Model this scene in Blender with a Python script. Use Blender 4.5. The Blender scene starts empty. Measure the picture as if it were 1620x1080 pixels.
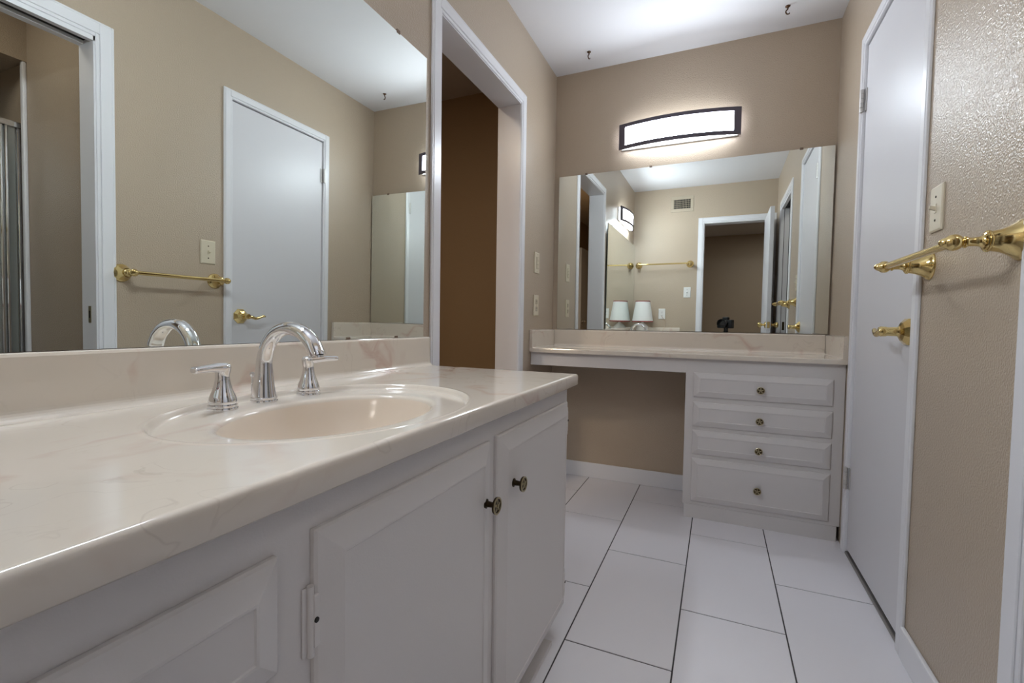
import bpy, bmesh, math
from mathutils import Vector, Matrix
S = bpy.context.scene
COL = S.collection
R_ = math.radians

# ------------------------------------------------------------------ camera
CAM = Vector((0.9458, -2.7777, 0.9354))
yaw, pit, rol = R_(23.7301), R_(2.3274), R_(0.827)
r_ax = Vector((math.cos(yaw), math.sin(yaw), 0))
f_h = Vector((-math.sin(yaw), math.cos(yaw), 0))
fwd = f_h * math.cos(pit) + Vector((0, 0, -math.sin(pit)))
up0 = f_h * math.sin(pit) + Vector((0, 0, math.cos(pit)))
rgt = r_ax * math.cos(rol) + up0 * math.sin(rol)
upv = -r_ax * math.sin(rol) + up0 * math.cos(rol)
M = Matrix((rgt, upv, -fwd)).transposed().to_4x4()
M.translation = CAM
cd = bpy.data.cameras.new('photo_camera')
cd.sensor_width = 36.0
cd.sensor_fit = 'HORIZONTAL'
cd.lens = 739.065 * 36.0 / 1620.0
cd.clip_start = 0.01
cam = bpy.data.objects.new('photo_camera', cd)
cam.matrix_world = M
COL.objects.link(cam)
S.camera = cam

# ------------------------------------------------------------------ world, exposure
w = bpy.data.worlds.new('dim_surroundings')
S.world = w
w.use_nodes = True
w.node_tree.nodes['Background'].inputs[0].default_value = (0.8, 0.78, 0.76, 1)
w.node_tree.nodes['Background'].inputs[1].default_value = 0.05
S.view_settings.view_transform = 'Standard'
S.view_settings.look = 'None'
S.view_settings.gamma = 1.0
S.view_settings.exposure = 0.16
LAMP_VANITY = 46.0
LAMP_SINK = 61.0
LAMP_TOP = 8.0
LAMP_BOTTOM_VANITY = 15.0
LAMP_BOTTOM_SINK = 62.0
LAMP_COL = (0.86, 0.955, 1.05)
def add_fill_light(name, loc, size, watts, col):  # added fill light at ceiling height, no fixture behind it
    l = bpy.data.lights.new(name, 'AREA'); l.shape = 'DISK'; l.size = size; l.energy = watts; l.color = col
    o = bpy.data.objects.new(name, l); o.location = loc; COL.objects.link(o)
add_fill_light('hall_fill_light', (-0.57, -2.2, 2.43), 0.3, 16.0, (1.0, 0.84, 0.64))  # added warm fill so the hall beyond the left doorway reads
add_fill_light('bedroom_fill_light', (1.9, -4.6, 2.43), 0.4, 12.0, (1.0, 0.93, 0.86))  # added fill brightening the room behind the rear doorway
add_fill_light('shower_fill_light', (1.9, -2.2, 2.43), 0.3, 3.0, (1.0, 0.96, 0.88))  # added weak fill for the space beyond the pocket opening

# ------------------------------------------------------------------ materials
def srgb(r, g, b):
    f = lambda c: (c / 12.92 if c <= 0.04045 else ((c + 0.055) / 1.055) ** 2.4)
    return (f(r / 255), f(g / 255), f(b / 255), 1.0)

def mat(name, col, rough=0.5, metal=0.0, bump=None, coat=0.0, spec=None, emit=None, trans=0.0, var=None):
    m = bpy.data.materials.new(name)
    m.use_nodes = True
    nt = m.node_tree
    p = nt.nodes['Principled BSDF']
    p.inputs['Base Color'].default_value = col
    p.inputs['Roughness'].default_value = rough
    p.inputs['Metallic'].default_value = metal
    p.inputs['Coat Weight'].default_value = coat
    p.inputs['Coat Roughness'].default_value = 0.08
    p.inputs['Transmission Weight'].default_value = trans
    if spec is not None:
        p.inputs['Specular IOR Level'].default_value = spec
    if emit:
        p.inputs['Emission Color'].default_value = emit[0] + (1,)
        p.inputs['Emission Strength'].default_value = emit[1]
    tc = nt.nodes.new('ShaderNodeTexCoord')
    if bump:
        sc, st, det = bump[:3]
        n = nt.nodes.new('ShaderNodeTexNoise')
        n.inputs['Scale'].default_value = sc
        n.inputs['Detail'].default_value = det
        nt.links.new(tc.outputs['Object'], n.inputs['Vector'])
        b = nt.nodes.new('ShaderNodeBump')
        b.inputs['Strength'].default_value = st
        b.inputs['Distance'].default_value = bump[3] if len(bump) > 3 else 0.002
        nt.links.new(n.outputs['Fac'], b.inputs['Height'])
        nt.links.new(b.outputs['Normal'], p.inputs['Normal'])
    if var:
        sc, c2, lo, hi = var
        n = nt.nodes.new('ShaderNodeTexNoise')
        n.inputs['Scale'].default_value = sc
        n.inputs['Detail'].default_value = 5
        nt.links.new(tc.outputs['Object'], n.inputs['Vector'])
        rp = nt.nodes.new('ShaderNodeValToRGB')
        rp.color_ramp.elements[0].position = lo
        rp.color_ramp.elements[1].position = hi
        rp.color_ramp.elements[0].color = col
        rp.color_ramp.elements[1].color = c2
        nt.links.new(n.outputs['Fac'], rp.inputs['Fac'])
        nt.links.new(rp.outputs['Color'], p.inputs['Base Color'])
    return m

def marble(name, base, vein, dark):
    m = mat(name, base, 0.12, coat=0.3)
    nt = m.node_tree
    p = nt.nodes['Principled BSDF']
    tc = [n for n in nt.nodes if n.type == 'TEX_COORD'][0]
    w1 = nt.nodes.new('ShaderNodeTexNoise')
    w1.inputs['Scale'].default_value = 2.6
    w1.inputs['Detail'].default_value = 3
    nt.links.new(tc.outputs['Object'], w1.inputs['Vector'])
    mx = nt.nodes.new('ShaderNodeMixRGB')
    mx.blend_type = 'ADD'
    mx.inputs[0].default_value = 1.0
    nt.links.new(tc.outputs['Object'], mx.inputs[1])
    nt.links.new(w1.outputs['Color'], mx.inputs[2])
    def vein_mask(scale, lo, mid, seed):
        mp = nt.nodes.new('ShaderNodeMapping')
        mp.inputs['Location'].default_value = (seed, seed * 1.7, seed * .4)
        nt.links.new(mx.outputs[0], mp.inputs['Vector'])
        n = nt.nodes.new('ShaderNodeTexNoise')
        n.inputs['Scale'].default_value = scale
        n.inputs['Detail'].default_value = 4
        n.inputs['Distortion'].default_value = 0.7
        nt.links.new(mp.outputs[0], n.inputs['Vector'])
        rp = nt.nodes.new('ShaderNodeValToRGB')
        e = rp.color_ramp.elements
        e[0].position = 0.5 - lo; e[0].color = (0, 0, 0, 1)
        e[1].position = 0.5 + lo; e[1].color = (0, 0, 0, 1)
        k = e.new(0.5); k.color = (mid, mid, mid, 1)
        nt.links.new(n.outputs['Fac'], rp.inputs['Fac'])
        # patchy mask so that the veins come and go
        n2 = nt.nodes.new('ShaderNodeTexNoise')
        n2.inputs['Scale'].default_value = 4.0
        nt.links.new(mp.outputs[0], n2.inputs['Vector'])
        r2 = nt.nodes.new('ShaderNodeValToRGB')
        r2.color_ramp.elements[0].position = 0.47
        r2.color_ramp.elements[1].position = 0.62
        nt.links.new(n2.outputs['Fac'], r2.inputs['Fac'])
        mu = nt.nodes.new('ShaderNodeMath'); mu.operation = 'MULTIPLY'
        nt.links.new(rp.outputs[0], mu.inputs[0]); nt.links.new(r2.outputs[0], mu.inputs[1])
        return mu
    a = vein_mask(3.0, 0.055, 0.55, 3.1)
    b = vein_mask(5.0, 0.012, 0.28, 9.4)
    c1 = nt.nodes.new('ShaderNodeMixRGB'); c1.inputs[1].default_value = base; c1.inputs[2].default_value = vein
    nt.links.new(a.outputs[0], c1.inputs[0])
    c2 = nt.nodes.new('ShaderNodeMixRGB'); c2.inputs[2].default_value = dark
    nt.links.new(c1.outputs[0], c2.inputs[1]); nt.links.new(b.outputs[0], c2.inputs[0])
    nt.links.new(c2.outputs[0], p.inputs['Base Color'])
    return m

WALL = mat('beige_wall_paint', srgb(184, 167, 147), 0.30, bump=(200, 0.65, 1.5, 0.0036), spec=0.45)
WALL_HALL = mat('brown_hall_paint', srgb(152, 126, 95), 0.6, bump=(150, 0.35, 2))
CEIL = mat('white_ceiling_paint', srgb(226, 224, 226), 0.7, bump=(120, 0.15, 2))
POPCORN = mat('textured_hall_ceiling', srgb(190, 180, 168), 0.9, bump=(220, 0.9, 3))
TRIM = mat('white_trim_paint', srgb(230, 229, 232), 0.28, bump=(300, 0.03, 2))
DOORW = mat('white_door_paint', srgb(216, 214, 217), 0.40, bump=(260, 0.05, 2))
CAB = mat('white_cabinet_paint', srgb(216, 211, 209), 0.42, bump=(380, 0.10, 3))
HINGE = mat('worn_painted_hinge', srgb(196, 192, 188), 0.35, 0.3)
TILE = mat('white_floor_tile', srgb(231, 228, 232), 0.38, bump=(60, 0.03, 3), var=(2.0, srgb(227, 224, 228), .4, .7))
GROUT = mat('dark_grout', srgb(70, 66, 68), 0.9)
CARPET = mat('beige_carpet', srgb(120, 108, 95), 0.95, bump=(400, 0.8, 3))  # even beige-brown for the hall and bedroom floors
MARB = marble('cream_cultured_marble', srgb(223, 212, 198), srgb(197, 158, 142), srgb(175, 157, 142))
BASIN = mat('bisque_basin_gelcoat', srgb(228, 213, 196), 0.2, coat=0.15)
CHROME = mat('polished_chrome', (0.78, 0.78, 0.80, 1), 0.05, 1.0)
BRASS = mat('polished_brass', srgb(226, 202, 140), 0.12, 1.0)
ANTIQUE = mat('antique_brass', srgb(178, 166, 136), 0.35, 1.0)
ANTIQUE_D = mat('dark_bronze_recess', srgb(64, 52, 36), 0.45, 0.9)
MIRROR = mat('mirror_silver', (0.86, 0.90, 0.865, 1), 0.0, 1.0)
MEDGE = mat('mirror_glass_edge', srgb(70, 74, 68), 0.3)
IVORY = mat('ivory_plastic', srgb(216, 205, 182), 0.35)
IVORY_D = mat('ivory_plastic_darker', srgb(196, 184, 160), 0.4)  # slightly darker ivory for receptacles and the switch insert
WHITEP = mat('white_plastic', srgb(226, 224, 220), 0.35)
DARK = mat('dark_slot', srgb(28, 25, 23), 0.7)
RUST = mat('bronze_hook_metal', srgb(92, 66, 48), 0.45, 0.7)
FRAME = mat('bronze_frame_with_bloom', srgb(92, 86, 96), 0.4, 0.4)  # bronze colour lightened to carry the bloom from the lit diffuser
GLOW_V = mat('lit_acrylic_vanity', (0.95, 0.95, 0.95, 1), 0.4, emit=(LAMP_COL, LAMP_VANITY))
GLOW_SIDE = mat('lit_acrylic_edge', (0.95, 0.95, 0.95, 1), 0.4, emit=(LAMP_COL, LAMP_TOP))
GLOW_BV = mat('lit_acrylic_underside_vanity', (0.95, 0.95, 0.95, 1), 0.4, emit=(LAMP_COL, LAMP_BOTTOM_VANITY))
GLOW_BS = mat('lit_acrylic_underside_sink', (0.95, 0.95, 0.95, 1), 0.4, emit=(LAMP_COL, LAMP_BOTTOM_SINK))
GLOW_S = mat('lit_acrylic_sink', (0.95, 0.95, 0.95, 1), 0.4, emit=(LAMP_COL, LAMP_SINK))
SHADE = mat('white_lamp_shade', srgb(236, 236, 232), 0.8)
REDTRIM = mat('red_shade_trim', srgb(150, 62, 58), 0.8)
CERAM = mat('white_lamp_ceramic', srgb(232, 228, 222), 0.2)
BLACK = mat('black_camera_plastic', srgb(11, 11, 12), 0.6)
LENSG = mat('lens_glass', srgb(10, 10, 14), 0.05, coat=1.0)
ALU = mat('brushed_threshold', srgb(150, 146, 142), 0.35, 0.8)
GLASSM = mat('shower_glass', (0.85, 0.9, 0.88, 1), 0.25, trans=0.85)
CORDM = mat('ivory_cord', srgb(205, 180, 160), 0.5)
CLIPM = mat('clear_clip_plastic', srgb(120, 100, 84), 0.3)
LOUVER = mat('vent_cream_metal', srgb(182, 168, 148), 0.45)

# ------------------------------------------------------------------ mesh helpers
def box(bm, x0, x1, y0, y1, z0, z1, bev=0.0, seg=2):
    x0, x1 = min(x0, x1), max(x0, x1); y0, y1 = min(y0, y1), max(y0, y1); z0, z1 = min(z0, z1), max(z0, z1)
    v = [bm.verts.new((x, y, z)) for z in (z0, z1) for y in (y0, y1) for x in (x0, x1)]
    q = [(0, 2, 3, 1), (4, 5, 7, 6), (0, 1, 5, 4), (2, 6, 7, 3), (0, 4, 6, 2), (1, 3, 7, 5)]
    fs = [bm.faces.new([v[i] for i in a]) for a in q]
    if bev > 0:
        es = list({e for f in fs for e in f.edges})
        bmesh.ops.bevel(bm, geom=es, offset=bev, segments=seg, profile=0.5, affect='EDGES')
    return bm

def frame_of(ax):
    ax = Vector(ax).normalized()
    t = Vector((0, 0, 1)) if abs(ax.z) < 0.9 else Vector((0, 1, 0))
    u = t.cross(ax).normalized()
    return u, ax.cross(u).normalized(), ax

def lathe(bm, prof, origin, axis=(0, 0, 1), seg=32, smooth=True, rot=0.0):
    u, v, a = frame_of(axis)
    o = Vector(origin)
    rings = []
    for r, h in prof:
        if r < 1e-6:
            rings.append([bm.verts.new(o + a * h)])
        else:
            rings.append([bm.verts.new(o + a * h + (u * math.cos(rot + 2 * math.pi * i / seg) + v * math.sin(rot + 2 * math.pi * i / seg)) * r) for i in range(seg)])
    for A, B in zip(rings, rings[1:]):
        for i in range(seg):
            j = (i + 1) % seg
            if len(A) == 1 and len(B) == 1:
                continue
            if len(A) == 1:
                f = bm.faces.new((A[0], B[j], B[i]))
            elif len(B) == 1:
                f = bm.faces.new((A[i], A[j], B[0]))
            else:
                f = bm.faces.new((A[i], A[j], B[j], B[i]))
            f.smooth = smooth
    for Rg, flip in ((rings[0], True), (rings[-1], False)):
        if len(Rg) > 1:
            f = bm.faces.new(Rg[::-1] if flip else Rg)
    return bm

def tube(bm, pts, rad, seg=16, squash=None, cap=True):
    pts = [Vector(p) for p in pts]
    n = len(pts)
    if not hasattr(rad, '__len__'):
        rad = [rad] * n
    rings = []
    prev = None
    for i, p in enumerate(pts):
        t = (pts[min(i + 1, n - 1)] - pts[max(i - 1, 0)]).normalized()
        if prev is None:
            u, v, _ = frame_of(t)
        else:
            u = (prev - t * prev.dot(t)).normalized()
            v = t.cross(u)
        prev = u
        sx, sy = (squash[i] if squash else (1, 1))
        rings.append([bm.verts.new(p + (u * math.cos(2 * math.pi * k / seg) * sx + v * math.sin(2 * math.pi * k / seg) * sy) * rad[i]) for k in range(seg)])
    for A, B in zip(rings, rings[1:]):
        for i in range(seg):
            j = (i + 1) % seg
            f = bm.faces.new((A[i], A[j], B[j], B[i]))
            f.smooth = True
    if cap:
        bm.faces.new(rings[0][::-1]); bm.faces.new(rings[-1])
    return bm

def spline(ctrl, n=40):
    """Catmull-Rom through rows of equal length"""
    c = [tuple(x) for x in ctrl]
    c = [c[0]] + c + [c[-1]]
    out = []
    m = len(c) - 3
    for k in range(n + 1):
        s = k / n * m
        i = min(int(s), m - 1); t = s - i
        p0, p1, p2, p3 = c[i:i + 4]
        out.append(tuple(0.5 * (2 * b + (cc - a) * t + (2 * a - 5 * b + 4 * cc - d) * t * t + (-a + 3 * b - 3 * cc + d) * t ** 3)
                         for a, b, cc, d in zip(p0, p1, p2, p3)))
    return out

def loops(bm, rows, smooth=True, closed=True, cap_last=False):
    vs = [[bm.verts.new(p) for p in r] for r in rows]
    n = len(vs[0])
    for A, B in zip(vs, vs[1:]):
        for i in range(n if closed else n - 1):
            j = (i + 1) % n
            f = bm.faces.new((A[i], A[j], B[j], B[i]))
            f.smooth = smooth
    if cap_last:
        bm.faces.new(vs[-1])
    return bm

def panel(bm, O, U, V, N, wd, ht, t0=0.007, t1=0.016, border=0.034, edge=0.003):
    """raised-panel front, O = lower corner on the carcass face"""
    O, U, V, N = Vector(O), Vector(U), Vector(V), Vector(N)
    def rect(i, n):
        return [O + U * i + V * i + N * n, O + U * (wd - i) + V * i + N * n,
                O + U * (wd - i) + V * (ht - i) + N * n, O + U * i + V * (ht - i) + N * n]
    rows = [rect(0, 0), rect(0, t0 - edge), rect(edge, t0), rect(border, t1), rect(border + 0.003, t1), rect(border + 0.0045, t1 - 0.0016)]
    loops(bm, rows, smooth=False, cap_last=True)
    return bm

def obj(name, bm, m, parent=None, origin=None):
    """link a bmesh built in world coordinates as one object"""
    bmesh.ops.recalc_face_normals(bm, faces=bm.faces[:])
    me = bpy.data.meshes.new(name)
    if parent is not None:
        off = Vector(parent['_o'])
    elif origin is not None:
        off = Vector(origin)
    else:
        lo = Vector([min(v.co[i] for v in bm.verts) for i in range(3)])
        hi = Vector([max(v.co[i] for v in bm.verts) for i in range(3)])
        off = Vector(((lo.x + hi.x) / 2, (lo.y + hi.y) / 2, lo.z))
    bmesh.ops.translate(bm, verts=bm.verts[:], vec=-off)
    for ed in bm.edges:
        if len(ed.link_faces) == 2 and ed.calc_face_angle(0) > R_(48): ed.smooth = False
    bm.to_mesh(me); bm.free()
    for mm in (m if isinstance(m, (list, tuple)) else [m]):
        me.materials.append(mm)
    o = bpy.data.objects.new(name, me)
    COL.objects.link(o)
    if parent is not None:
        o.parent = parent
        o['_o'] = list(off)
    else:
        o.location = off
        o['_o'] = list(off)
    return o

def B():
    return bmesh.new()

def tag(o, label, cat, group=None):
    o['label'] = label; o['category'] = cat
    if group: o['group'] = group
    return o

def thing(name, loc, label, cat, group=None):
    o = bpy.data.objects.new(name, None)
    o.empty_display_size = 0.05
    o.location = loc
    o['_o'] = list(loc)
    COL.objects.link(o)
    return tag(o, label, cat, group)

def struct(name, bm, m, label=None, parent=None):
    o = obj(name, bm, m, parent)
    if parent is None:
        o['kind'] = 'structure'
        if label: o['label'] = label
    return o

def copy_tree(src, loc, **kw):
    def cp(o, par):
        c = o.copy(); COL.objects.link(c)
        if par: c.parent = par
        for ch in [x for x in bpy.data.objects if x.parent == o and x is not c]:
            cp(ch, c)
        return c
    kids_snapshot = None
    c = cp(src, None)
    c.location = loc
    for k, v in kw.items(): c[k] = v
    return c

# ------------------------------------------------------------------ dimensions
W = 1.457; H = 2.44; RY = -2.83
SLT, SLB = -0.557, -1.306      # left doorway, far and near jamb
DTOP = 2.044
RD0, RD1 = -0.482, -1.093      # closed right door
PK0, PK1 = -1.684, -2.42       # pocket-door opening
RX0, RX1 = 0.756, 1.395        # rear doorway
RT = 2.031

# ------------------------------------------------------------------ floor
bm = B()
g = 0.0021
xs = [0.557 + 0.3035 * k for k in range(-2, 4)]
for k in range(-2, 3):
    xa, xb = max(xs[k + 2], 0.0), min(xs[k + 3], W + 0.02)
    j0 = -0.2575 if k % 2 == 0 else -0.562
    ys = [j0 + 0.609 * n for n in range(2, -7, -1)]
    for ya, yb in zip(ys, ys[1:]):
        a, b = min(ya, 0.0), max(yb, -2.95)
        if a - b < 0.01 or xb - xa < 0.01: continue
        a -= g; b += g
        x0, x1 = xa + g, xb - g
        rows = [[(x0, b, -0.003), (x1, b, -0.003), (x1, a, -0.003), (x0, a, -0.003)],
                [(x0, b, -0.0008), (x1, b, -0.0008), (x1, a, -0.0008), (x0, a, -0.0008)],
                [(x0 + .0008, b + .0008, 0), (x1 - .0008, b + .0008, 0), (x1 - .0008, a - .0008, 0), (x0 + .0008, a - .0008, 0)]]
        loops(bm, rows, smooth=False, cap_last=True)
nt_ = len(bm.faces)
box(bm, -0.0, W + 0.02, -2.95, 0.0, -0.05, -0.0016)
bm.faces.ensure_lookup_table()
for f in bm.faces[nt_:]: f.material_index = 1
struct('floor', bm, [TILE, GROUT])
bm = B(); box(bm, -1.02, 0.0, -4.9, 0.0, -0.05, -0.002)
struct('floor_hall', bm, CARPET)
bm = B(); box(bm, 0.0, 3.2, -6.2, -2.95, -0.05, -0.002)
struct('floor_bedroom', bm, CARPET)
bm = B(); box(bm, W + 0.02, 3.2, -2.95, -1.45, -0.05, -0.002)
struct('floor_shower', bm, TILE)

# ------------------------------------------------------------------ ceiling
bm = B(); box(bm, -0.0, W + 0.0, RY, 0.0, H, H + 0.1)
struct('ceiling', bm, CEIL)
bm = B(); box(bm, -1.02, -0.12, -4.9, 0.0, H, H + 0.1)
struct('ceiling_hall', bm, POPCORN)
bm = B(); box(bm, -0.12, 3.2, -6.2, RY - 0.12, H, H + 0.1)
struct('ceiling_bedroom', bm, CEIL)
bm = B(); box(bm, W + 0.1, 3.2, RY - 0.12, -1.45, H, H + 0.1)
struct('ceiling_shower', bm, CEIL)

# ------------------------------------------------------------------ walls
bm = B()
box(bm, -0.12, 0, SLT, 0.12, 0, H)
box(bm, -0.12, 0, -4.9, SLB, 0, H)
box(bm, -0.12, 0, SLB, SLT, DTOP, H)
struct('wall_left', bm, WALL)
bm = B(); box(bm, 0.0, W + 0.1, 0, 0.12, 0, H)
struct('wall_back', bm, WALL)
bm = B()
box(bm, W, W + 0.1, -0.47, 0.0, 0, H)
box(bm, W, W + 0.1, PK0, -1.105, 0, H)
box(bm, W, W + 0.1, RY - 0.12, PK1, 0, H)
box(bm, W, W + 0.1, -1.105, -0.47, 2.062, H)
box(bm, W, W + 0.1, PK1, PK0, 2.05, H)
struct('wall_right', bm, WALL)
bm = B()
box(bm, 0.0, RX0, RY - 0.12, RY, 0, H)
box(bm, RX1, W, RY - 0.12, RY, 0, H)
box(bm, RX0, RX1, RY - 0.12, RY, RT, H)
struct('wall_rear', bm, WALL)
bm = B()
box(bm, -1.02, -0.12, 0.0, 0.12, 0, H)
struct('wall_hall_back', bm, WALL_HALL)
bm = B()
box(bm, -1.12, -1.02, -4.9, 0.12, 0, H)
box(bm, -1.02, -0.12, -5.0, -4.9, 0, H)
struct('wall_hall_left', bm, WALL_HALL)
bm = B()
box(bm, 0.0, 3.2, -6.3, -6.2, 0, H)
box(bm, 3.2, 3.3, -6.3, RY - 0.12, 0, H)
box(bm, -0.12, 0.0, -6.3, -4.9, 0, H)
struct('wall_bedroom', bm, WALL)
bm = B()
box(bm, W + 0.1, 3.2, -1.6, -1.45, 0, H)
box(bm, 3.2, 3.3, RY - 0.12, -1.45, 0, H)
box(bm, W + 0.1, 3.3, RY - 0.12, RY, 0, H)
box(bm, 2.235, 3.2, RY, -1.6, 2.137, H)
struct('wall_shower', bm, WALL)
bm = B(); box(bm, W + 0.1, W + 0.9, -0.3, -0.2, 0, H); box(bm, W + 0.85, W + 0.95, -1.45, -0.3, 0, H)
struct('wall_closet', bm, WALL)

# ------------------------------------------------------------------ trims (casings, jambs)
def casing(bm, side, coord, a0, a1, top, wd, sgn):
    """U-shaped door casing; side 'x' -> in a plane x=coord with the width along y, 'y' -> plane y=coord"""
    def prism(p, q, inner_first):
        # stepped profile: thick outer band, thin inner bead
        for (f0, f1, th) in ((0.0, 0.22, 0.008), (0.22, 0.86, 0.011), (0.86, 1.0, 0.009)):
            yield f0, f1, th
    for f0, f1, th in prism(0, 0, 0):
        lo0, lo1 = a0 - wd * f1, a0 - wd * f0
        hi0, hi1 = a1 + wd * f0, a1 + wd * f1
        t0, t1 = top + wd * f0, top + wd * f1
        for (p0, p1, z0, z1) in ((lo0, lo1, 0, t1), (hi0, hi1, 0, t1), (lo1, hi0, t0, t1)):
            if side == 'x':
                box(bm, coord, coord + sgn * th, p0, p1, z0, z1, 0.002, 1)
            else:
                box(bm, p0, p1, coord, coord + sgn * th, z0, z1, 0.002, 1)

bm = B()
casing(bm, 'x', 0.0, SLB, SLT, DTOP, 0.060, 1)
casing(bm, 'x', -0.12, SLB, SLT, DTOP, 0.060, -1)
box(bm, -0.124, 0.003, SLT - 0.004, SLT + 0.0, 0, DTOP)
box(bm, -0.124, 0.003, SLB - 0.0, SLB + 0.004, 0, DTOP)
box(bm, -0.124, 0.003, SLB + 0.004, SLT - 0.004, DTOP - 0.004, DTOP)
struct('trim_1', bm, TRIM, 'white casing and jamb around the open doorway in the left wall')
bm = B()
casing(bm, 'x', W, RD1 - 0.004, RD0 + 0.004, 2.056, 0.046, -1)
box(bm, W - 0.002, W + 0.1, -0.479, -0.47, 0, 2.062)
box(bm, W - 0.002, W + 0.1, -1.105, -1.0965, 0, 2.062)
box(bm, W - 0.002, W + 0.1, -1.0965, -0.479, 2.055, 2.062)
struct('trim_2', bm, TRIM, 'white casing around the closed door in the right wall')
bm = B()
casing(bm, 'x', W, PK1, PK0, 2.05, 0.064, -1)
# split jamb: two strips with the pocket slot between them at the head, solid strike side
box(bm, W - 0.003, W + 0.104, PK0 - 0.006, PK0, 0, 2.05)
box(bm, W - 0.003, W + 0.022, PK1, PK0, 2.032, 2.05)
box(bm, W + 0.07, W + 0.104, PK1, PK0, 2.032, 2.05)
box(bm, W - 0.003, W + 0.022, PK1, PK1 + 0.006, 0, 2.032)
box(bm, W + 0.07, W + 0.104, PK1, PK1 + 0.006, 0, 2.032)
struct('trim_3', bm, TRIM, 'white casing and jamb of the pocket door opening')
bm = B()
box(bm, W + 0.022, W + 0.07, PK1, PK0, 2.046, 2.05)
box(bm, W + 0.022, W + 0.07, PK1 - 0.0, PK1 + 0.001, 0, 2.046)
struct('trim_4', bm, DARK, 'dark pocket slot in the head of the opening')
bm = B()
casing(bm, 'y', RY, RX0, RX1, RT, 0.058, 1)
box(bm, RX0, RX0 + 0.006, RY - 0.122, RY + 0.002, 0, RT)
box(bm, RX1 - 0.006, RX1, RY - 0.122, RY + 0.002, 0, RT)
box(bm, RX0 + 0.006, RX1 - 0.006, RY - 0.122, RY + 0.002, RT - 0.006, RT)
struct('trim_5', bm, TRIM, 'white casing around the rear doorway')
# baseboards
def bb(bm, x0, x1, y0, y1, h=0.09):
    box(bm, x0, x1, y0, y1, 0, h, 0.004, 2)
bm = B(); bb(bm, 0.0, 0.83, -0.012, 0.0)
struct('baseboard_back', bm, TRIM)
bm = B(); bb(bm, 0.0, 0.012, SLT + 0.062, -0.012)
struct('baseboard_left', bm, TRIM)
bm = B(); bb(bm, W - 0.013, W, PK0 + 0.066, RD1 - 0.05)
struct('baseboard_right', bm, TRIM)
bm = B(); bb(bm, 0.56, RX0 - 0.06, RY, RY + 0.012)
struct('baseboard_rear', bm, TRIM)
# threshold strip under the closed door
bm = B(); box(bm, W - 0.003, W + 0.06, -1.0965, -0.479, 0, 0.013, 0.003, 1)
struct('trim_6', bm, ALU, 'metal threshold strip under the closed right door')
# shower corner bead
bm = B(); box(bm, 2.235, 2.262, -1.618, -1.6, 0, 2.137, 0.006, 2)
struct('trim_7', bm, TRIM, 'white edge strip of the shower surround')

# ------------------------------------------------------------------ doors
def lever_handle(parent, x, y, z):
    """polished brass lever on a faceted rosette, on a wall whose normal is -x; grip runs +y"""
    bm = B()
    lathe(bm, [(0.0, 0.0), (0.042, 0.0), (0.042, 0.004), (0.029, 0.016), (0.018, 0.022), (0.0155, 0.024), (0.0, 0.024)], (x, y, z), (-1, 0, 0), 8, smooth=False, rot=0.39)
    h = obj('door_handle', bm, BRASS, parent); h['label'] = 'polished brass lever handle'
    bm = B()
    lathe(bm, [(0.0155, 0.022), (0.0138, 0.026), (0.0132, 0.050), (0.0148, 0.053), (0.0152, 0.066), (0.0125, 0.071), (0.0, 0.072)], (x, y, z), (-1, 0, 0), 24)
    pts = spline([(x - 0.060, y, z, .0095), (x - 0.064, y + 0.022, z - 0.004, .0085), (x - 0.063, y + 0.048, z - 0.010, .0080), (x - 0.060, y + 0.074, z - 0.004, .0075), (x - 0.056, y + 0.098, z + 0.003, .0070), (x - 0.053, y + 0.112, z + 0.001, .0045)], 30)
    tube(bm, [p[:3] for p in pts], [p[3] for p in pts], 14)
    obj('lever', bm, BRASS, h)
    return h

bm = B(); box(bm, W + 0.003, W + 0.038, RD1, RD0, 0.022, 2.05, 0.002, 1)
d1 = struct('door_1', bm, DOORW, 'closed white slab door in the right wall with brass lever handle')
lever_handle(d1, W + 0.003, -1.045, 0.9246)
def butt_hinge(parent, zc, y=RD0 + 0.004):
    bm = B()
    for k in range(5):
        lathe(bm, [(0, 0), (0.0072, 0), (0.0072, 0.0166), (0, 0.0166)], (W - 0.0105, y, zc - 0.044 + k * 0.0178), (0, 0, 1), 14)
    box(bm, W - 0.0015, W + 0.0025, y - 0.018, y - 0.004, zc - 0.044, zc + 0.044)
    box(bm, W - 0.012, W - 0.009, y + 0.004, y + 0.012, zc - 0.044, zc + 0.044)
    obj('hinge', bm, HINGE, parent)['label'] = 'painted butt hinge'
butt_hinge(d1, 1.838); butt_hinge(d1, 0.315)
bm = B(); box(bm, W + 0.004, W + 0.036, RD1 - 0.0012, RD1 + 0.001, 0.885, 0.945)
obj('latch_plate', bm, ANTIQUE_D, d1)

bm = B(); box(bm, 1.342, 1.379, -2.815, -2.185, 0.012, 2.022, 0.002, 1)
d2 = struct('door_2', bm, DOORW, 'open white door by the rear doorway with brass knobs on both faces')
def knob(parent, p, ax, m, nm='door_knob'):
    bm = B()
    lathe(bm, [(0, 0), (0.031, 0), (0.031, 0.003), (0.026, 0.009), (0.013, 0.012), (0.010, 0.018), (0.010, 0.030), (0.018, 0.036), (0.0265, 0.047), (0.027, 0.056), (0.022, 0.065), (0.010, 0.069), (0, 0.070)], p, ax, 32)
    return obj(nm, bm, m, parent)
knob(d2, (1.342, -2.245, 0.93), (-1, 0, 0), BRASS)
knob(d2, (1.379, -2.245, 0.93), (1, 0, 0), BRASS)
bm = B(); box(bm, 1.349, 1.372, -2.186, -2.184, 0.90, 0.96)
obj('latch_plate', bm, BRASS, d2)
bm = B(); box(bm, W + 0.027, W + 0.065, PK1 + 0.0012, PK1 + 0.004, 0.012, 2.044)
d4 = struct('door_4', bm, DOORW, 'edge of the white pocket door slid into its wall')
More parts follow.
